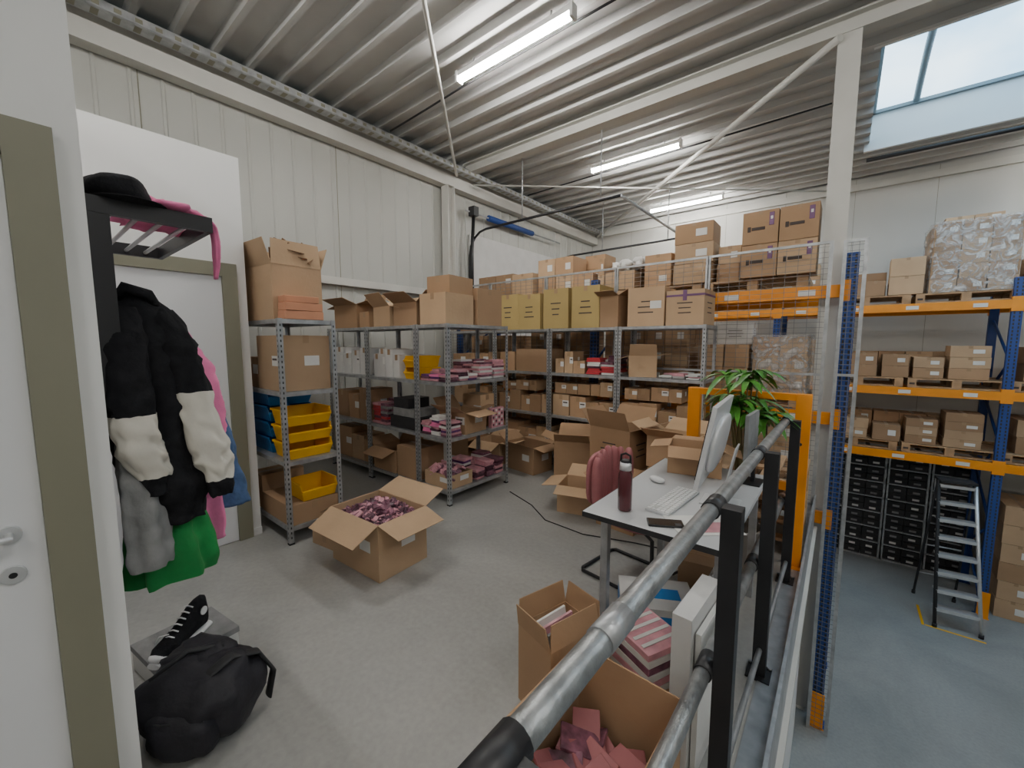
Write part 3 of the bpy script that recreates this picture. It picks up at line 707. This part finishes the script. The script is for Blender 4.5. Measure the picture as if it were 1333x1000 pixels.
def sheet(b):
    b.box((0,0,.001),(.21,.297,.002),PAPER);b.box((.03,.02,.003),(.1,.15,.002),PINKL)
P('paper_sheet',-.46,1.99,.751,-50,sheet)
def bottle(b):
    b.tube([(0,0,0),(0,0,.006),(0,0,.17),(0,0,.19),(0,0,.205),(0,0,.21)],[.032,.035,.036,.034,.028,.027],MAROON,24)
    b.tube([(0,0,.21),(0,0,.25)],[.030,.029],ALU,24);b.tube([(0,0,.25),(0,0,.262)],[.026,.02],BLACK,20)
    b.tube([(-.026,0,.245),(-.024,0,.285),(0,0,.295),(.024,0,.285),(.026,0,.245)],.006,BLACK,8)
P('water_bottle',-.82,1.93,.751,0,bottle)
def mon(b):
    b.box((0,0,.28),(.30,.02,.30),GREYC);b.box((0,.011,.28),(.285,.002,.27),SCREEN);b.box((0,-.02,.08),(.03,.02,.2),BLACK);b.box((0,0,.004),(.16,.14,.008),BLACK)
P('document_display',-.40,2.82,.751,88,mon)
carton(-.72,2.83,.751,.32,.24,.18,12,'o',CARD,flaps=(115,110,90,100))
# chair
b=MB()
for i in range(7):
    y=-.195+i*.065
    c=abs(i-3)/3
    b.sell((-.215+.05*(c**2),y,.68-.02*c),(.035,.036,.20-.02*c),PINKC,.75,seg=14,rings=12)
    b.sell((.0,y,.455),(.24-.02*c,.036,.038),PINKC,.7,seg=14,rings=10)
b.sell((0,0,.445),(.25,.24,.03),PINKC,.5);b.sell((-.23,0,.66),(.025,.22,.19),PINKC,.55)
for s in (-1,1):
    b.tube([(-.16,s*.18,.43),(.18,s*.18,.43),(.24,s*.19,.40),(.25,s*.20,.06),(.20,s*.21,.012),(-.26,s*.21,.012),(-.28,s*.18,.012)],.012,BLACK,8)
b.tube([(-.28,-.18,.012),(-.28,.18,.012)],.012,BLACK,8);b.tube([(.18,-.18,.43),(.18,.18,.43)],.012,BLACK,8)
b.obj('padded_chair',(-1.04,2.60,.001),rad(-8))
# under-desk + foreground boxes
b=MB();b.box((0,0,.07),(.40,.30,.14),BLUEP);b.box((0,0,.16),(.40,.30,.04),WHITEC);b.box((0,-.151,.07),(.26,.003,.05),PAPER);b.box((0,0,.181),(.25,.1,.002),BLUEP);b.obj('printer_paper_box',(-.74,2.22,.002),rad(28),bevel=.003)
carton(-.56,2.62,0,.32,.28,.30,10,m=CARD);
carton(-.90,1.44,0,.22,.28,.36,-16,'o',CARD,flaps=(10,-8,5,5))
b=MB();
for i in range(3):b.box((-.03+i*.03,0,.21),(.012,.18,.34),(PAPER,PINKL,GREYC)[i],rot=(.08,.1*i-.1,0))
b.obj('folders_in_box',(-.90,1.44,.012),rad(-16))
carton(-.55,1.06,0,.40,.54,.42,-2,'o',CARD,flaps=(150,None,None,150))
b=MB()
for k in range(60):
    b.box((-.55+random.uniform(-.12,.12),1.05+random.uniform(-.18,.18),.16+random.uniform(-.06,.07)),(.10,.14,.012),random.choice([PINKL,PINKC,PINKC,PINKD]),rot=(random.uniform(-.5,.5),random.uniform(-.5,.5),random.uniform(0,3)))
b.obj('pile_of_pink_pouches',bevel=.003)
b=MB();
for i in range(6):b.box((0,0,.016+i*.032),(.30,.22,.028),(PAPER,PINKL,PAPER,PINKD,PAPER,PINKL)[i],rot=(0,0,random.uniform(-.06,.06)))
for i in range(5):b.box((-.1+i*.05,0,.193),(.018,.20,.003),PAPER)
b.obj('stack_of_pink_cartons',(-.62,1.70,.15),rad(-25),bevel=.003)
carton(-.62,1.70,0,.34,.26,.148,-22,m=CARDL)
b=MB();b.box((0,0,.31),(.07,.34,.62),WHITEC);b.box((-.036,0,.31),(.003,.30,.5),PAPER);b.box((.05,.02,.28),(.02,.32,.56),PAPER);b.obj('white_panel_box',(-.38,1.62,.002),rad(-3),bevel=.004)
b=MB();b.box((0,0,.2),(.05,.3,.4),GREYC);b.box((-.05,.02,.16),(.04,.28,.32),WHITEC);b.obj('document_binder',(-.43,2.32,.002),0,bevel=.004)
# orange frame
b=MB();
for x in (-.90,-.185):
    b.bb(x-.045,x+.045,3.42,3.48,0.012,1.25,ORANGE);b.bb(x-.055,x+.055,3.38,3.52,0.001,.012,ORANGE)
b.bb(-.855,-.23,3.425,3.475,1.20,1.249,ORANGE);b.bb(-.855,-.23,3.43,3.47,.55,.61,ORANGE)
for (x,z) in ((-.88,.3),(-.19,.9)):b.cyl((x,3.415,z),(x,3.42,z),.012,BLACK,10)
b.obj('orange_safety_gate',bevel=.004)
pallet(-.56,3.98,0,90,w=.8,d=.8,n=4)
# plant
b=MB();b.tube([(0,0,0),(0,0,.02),(0,0,.30),(0,0,.31)],[.11,.12,.15,.155],POT,24);b.tube([(0,0,.312),(0,0,.316)],.14,SOIL,24)
def leaf(b,base,az,el,L,w):
    d=Vector((math.cos(az)*math.cos(el),math.sin(az)*math.cos(el),math.sin(el)));s=d.cross(Vector((0,0,1))).normalized()
    vs=[];K=6
    for i in range(K+1):
        t=i/K;p=Vector(base)+d*L*t+Vector((0,0,-.6*L*t*t));ww=w*math.sin(math.pi*min(1,(.08+t*.92)))**.8
        n=Vector((0,0,.25*ww))
        vs+=[p-s*ww+n,p,p+s*ww+n]
    fs=[]
    for i in range(K):
        a=3*i;fs+=[(a,a+1,a+4,a+3),(a+1,a+2,a+5,a+4)]
    b.add(vs,fs,LEAF,True)
for k in range(16):
    az=k*2.4;r=.03;top=Vector((math.cos(az)*random.uniform(.04,.22),math.sin(az)*random.uniform(.04,.16),random.uniform(1.05,1.42)))
    b.tube([(math.cos(az)*r,math.sin(az)*r,.31),(top.x*.3,top.y*.3,.75),(top.x*.6,top.y*.6,1.0),tuple(top)],[.010,.009,.007,.004],STEM,6)
    for q in range(9):
        leaf(b,top,az+q*.7+random.uniform(-.2,.2),random.uniform(-.1,.7),random.uniform(.15,.25),random.uniform(.018,.028))
b.obj('potted_plant',(-.50,3.20,.001))
b=MB();b.tube([(-2.7,3.3,.006),(-2.3,3.15,.006),(-2.0,2.95,.006),(-1.6,2.92,.006),(-1.2,3.05,.006),(-.95,3.1,.006)],.005,BLACKR,6);b.obj('power_cable')
# ------------------------------------------------------------------ coat rack & clothes
b=MB();x0,x1=-2.75,-1.95;y0,y1=.19,.54;z=2.05
for x in (x0,x1):
    b.bb(x-.012,x+.012,y0,y1,z-.02,z+.035,BLACK);b.bb(x-.012,x+.012,y0,y0+.06,1.42,z-.021,BLACK)
b.bb(x0+.013,x1-.013,y0,y0+.02,1.45,1.60,BLACK);b.bb(x0+.013,x1-.013,y1-.02,y1,z-.02,z+.034,BLACK)
for i in range(1,5):
    y=y0+(y1-y0)*i/5;b.tube([(x0,y,z),(x1,y,z)],.008,ALU,8)
for i in range(5):
    x=x0+.1+i*.15;b.tube([(x,y0+.02,1.66),(x,y0+.09,1.63),(x,y0+.12,1.70)],.008,BLACK,8)
b.obj('coat_rack')
b=MB();b.sell((-2.05,.29,2.13),(.13,.09,.06),CLOTHK,.9,.08,2);b.sell((-2.05,.31,2.09),(.17,.115,.010),CLOTHK,.9);b.obj('black_hat')
b=MB();b.sell((-2.18,.42,2.11),(.22,.12,.035),PINK,.8,.3,4)
b.cloth([(-2.02,.53,2.10,.03,.014),(-1.99,.556,2.05,.035,.010),(-1.985,.560,1.95,.03,.010),(-2.0,.556,1.86,.012,.006)],[(1,PINK)],(5,.15),.003,24,16);b.obj('pink_scarf')
b=MB()
b.cloth([(-2.06,.30,1.79,.035,.04),(-2.06,.315,1.74,.06,.085),(-2.06,.33,1.64,.085,.115),(-2.06,.34,1.45,.10,.12),(-2.06,.355,1.22,.105,.125),(-2.05,.37,1.03,.10,.12),(-2.05,.375,.97,.085,.10),(-2.05,.375,.90,.08,.095)],[(1,CLOTHK)],(7,.10),.008,64,60,seed=1.3)
b.cloth([(-2.02,.275,1.73,.035,.035),(-1.98,.265,1.62,.05,.058),(-1.955,.26,1.45,.052,.062),(-1.945,.262,1.30,.05,.066),(-1.95,.285,1.18,.046,.064),(-1.96,.31,1.11,.036,.046),(-1.96,.315,1.04,.03,.038)],[(.44,CLOTHK),(.84,CREAM),(1,CLOTHK)],(3,.05),.010,44,56,seed=2.1)
b.cloth([(-2.04,.375,1.73,.035,.035),(-2.01,.41,1.62,.05,.055),(-1.99,.44,1.45,.052,.058),(-1.975,.462,1.30,.05,.06),(-1.965,.485,1.16,.048,.062),(-1.96,.505,1.06,.036,.046),(-1.96,.51,.98,.03,.038)],[(.38,CLOTHK),(.86,CREAM),(1,CLOTHK)],(3,.05),.010,44,56,seed=4.4)
b.tube([(-2.06,.25,1.74),(-2.0,.28,1.80),(-2.0,.34,1.78),(-2.04,.38,1.72)],[.014,.02,.02,.014],CLOTHK,10)
b.obj('varsity_jacket')
b=MB();b.cloth([(-2.34,.35,1.76,.04,.04),(-2.33,.41,1.66,.09,.11),(-2.31,.44,1.4,.10,.12),(-2.27,.46,1.1,.10,.115),(-2.22,.47,.85,.10,.10),(-2.22,.475,.72,.10,.095)],[(1,PINK)],(6,.12),.006,seed=3)
b.cloth([(-2.22,.47,1.6,.04,.04),(-2.18,.52,1.5,.05,.05),(-2.14,.545,1.3,.045,.045),(-2.13,.55,1.1,.035,.035)],[(1,PINK)],(3,.05),.008,30,30,seed=8);b.obj('pink_jacket')
b=MB();b.cloth([(-2.60,.40,1.72,.04,.04),(-2.58,.46,1.6,.09,.11),(-2.54,.55,1.3,.10,.12),(-2.48,.61,1.0,.10,.12),(-2.44,.64,.78,.10,.11)],[(1,DENIM)],(5,.10),.006,seed=5);b.obj('denim_jacket')
b=MB();b.cloth([(-2.14,.32,1.35,.04,.04),(-2.13,.34,1.2,.07,.08),(-2.12,.35,.95,.09,.10),(-2.08,.36,.78,.10,.12),(-2.08,.365,.66,.10,.125)],[(1,GREENC)],(7,.16),.005,56,40,cap=(1,0),seed=6);b.obj('green_sweater')
b=MB();b.cloth([(-2.03,.27,1.38,.03,.03),(-2.01,.275,1.2,.05,.055),(-2.0,.275,1.0,.06,.062),(-1.995,.28,.82,.06,.064),(-1.995,.28,.76,.055,.06)],[(1,GREYC)],(5,.12),.006,40,36,cap=(1,0),seed=7);b.obj('grey_hoodie')
# shoebox + sneaker
b=MB();b.box((0,0,.06),(.30,.34,.12),WHITEC);b.box((0,0,.108),(.308,.348,.03),GREYC);b.box((.151,.06,.055),(.002,.10,.05),INK);b.obj('shoe_storage_box',(-2.50,.46,.002),rad(8),bevel=.003)
def shoe(b):
    prof=[(0,.03,.02),(.03,.042,.055),(.08,.047,.065),(.13,.044,.085),(.17,.040,.12),(.20,.038,.15),(.235,.037,.16),(.27,.034,.16),(.285,.02,.15)]
    vs=[];seg=14
    for (x,w,h) in prof:
        for j in range(seg):
            t=2*math.pi*j/seg;sx=math.cos(t);sz=math.sin(t)
            vs.append((x,w*math.copysign(abs(sx)**.7,sx)*(1 if sz<.2 else (1-.35*max(0,(h-.08)/.1))),.025+(h)/2+(h/2)*math.copysign(abs(sz)**.8,sz)))
    n=len(prof);fs=[(i*seg+j,i*seg+(j+1)%seg,(i+1)*seg+(j+1)%seg,(i+1)*seg+j) for i in range(n-1) for j in range(seg)]
    fs+=[tuple(range(seg)),tuple((n-1)*seg+j for j in range(seg))]
    b.add(vs,fs,CLOTHK,True)
    b.tube([(-.008,0,.014),(.05,0,.014),(.14,0,.014),(.22,0,.014),(.295,0,.014)],[(.014,.030),(.014,.052),(.014,.045),(.014,.042),(.014,.03)],KEYM,16)
    b.sell((.022,0,.040),(.030,.040,.018),KEYM,.8,seg=16,rings=10)
    for i in range(6):
        x=.085+i*.022;z=.095+i*.016
        b.tube([(x,-.022,z-.008),(x-.005,0,z+.002),(x,.022,z-.008)],.0035,KEYM,6)
    b.tube([(.09,.01,.10),(.07,.04,.10),(.06,.055,.07)],.003,KEYM,6)
    for s in (-1,1):b.tube([(.24,s*.034,.12),(.24,s*.0385,.12)],.020,KEYM,16)
P('high_top_sneaker',-2.34,.31,.126,125,shoe)
# backpack
b=MB();b.sell((0,0,.155),(.21,.17,.15),NYLON,.72,.08,2.5,48,32)
b.sell((.03,-.12,.11),(.13,.08,.095),NYLON,.7,.08,3,26,16);b.sell((-.04,.05,.27),(.13,.10,.045),NYLON,.8,.15,3,24,14)
b.tube([(.06,-.10,.27),(.12,.02,.305),(.16,.12,.25),(.205,.15,.14),(.19,.13,.03)],[(.008,.028)]*5,BLACKR,10)
b.tube([(-.12,-.1,.28),(-.05,.0,.33),(.04,.08,.30)],.010,BLACKR,8)
b.tube([(-.16,-.14,.16),(0,-.19,.19),(.14,-.15,.18)],.004,BLACK,6)
b.obj('backpack',(-1.98,.40,.006),rad(35))
b=MB()
b.tube([(0,0,-.1),(0,0,.1)],.16,GALV,20);b.tube([(0,-.13,0),(0,-.19,0)],.13,BLACK,20);b.tube([(0,0,.1),(0,0,.42)],.015,GALV,8);b.obj('ceiling_ventilator',(2.25,9.8,4.25))
# ------------------------------------------------------------------ world, camera
w=bpy.data.worlds.new('World');S.world=w;w.use_nodes=True
bg=w.node_tree.nodes['Background'];sky=w.node_tree.nodes.new('ShaderNodeTexSky');sky.sky_type='HOSEK_WILKIE'
w.node_tree.links.new(sky.outputs[0],bg.inputs['Color']);bg.inputs['Strength'].default_value=1.0
cam=bpy.data.cameras.new('Camera');co=bpy.data.objects.new('Camera',cam);COL.objects.link(co)
co.location=(0,0,1.6);co.rotation_euler=(rad(90-5.7),0,rad(39));cam.sensor_width=36;cam.lens=530/1333*36;cam.clip_start=.02
S.camera=co
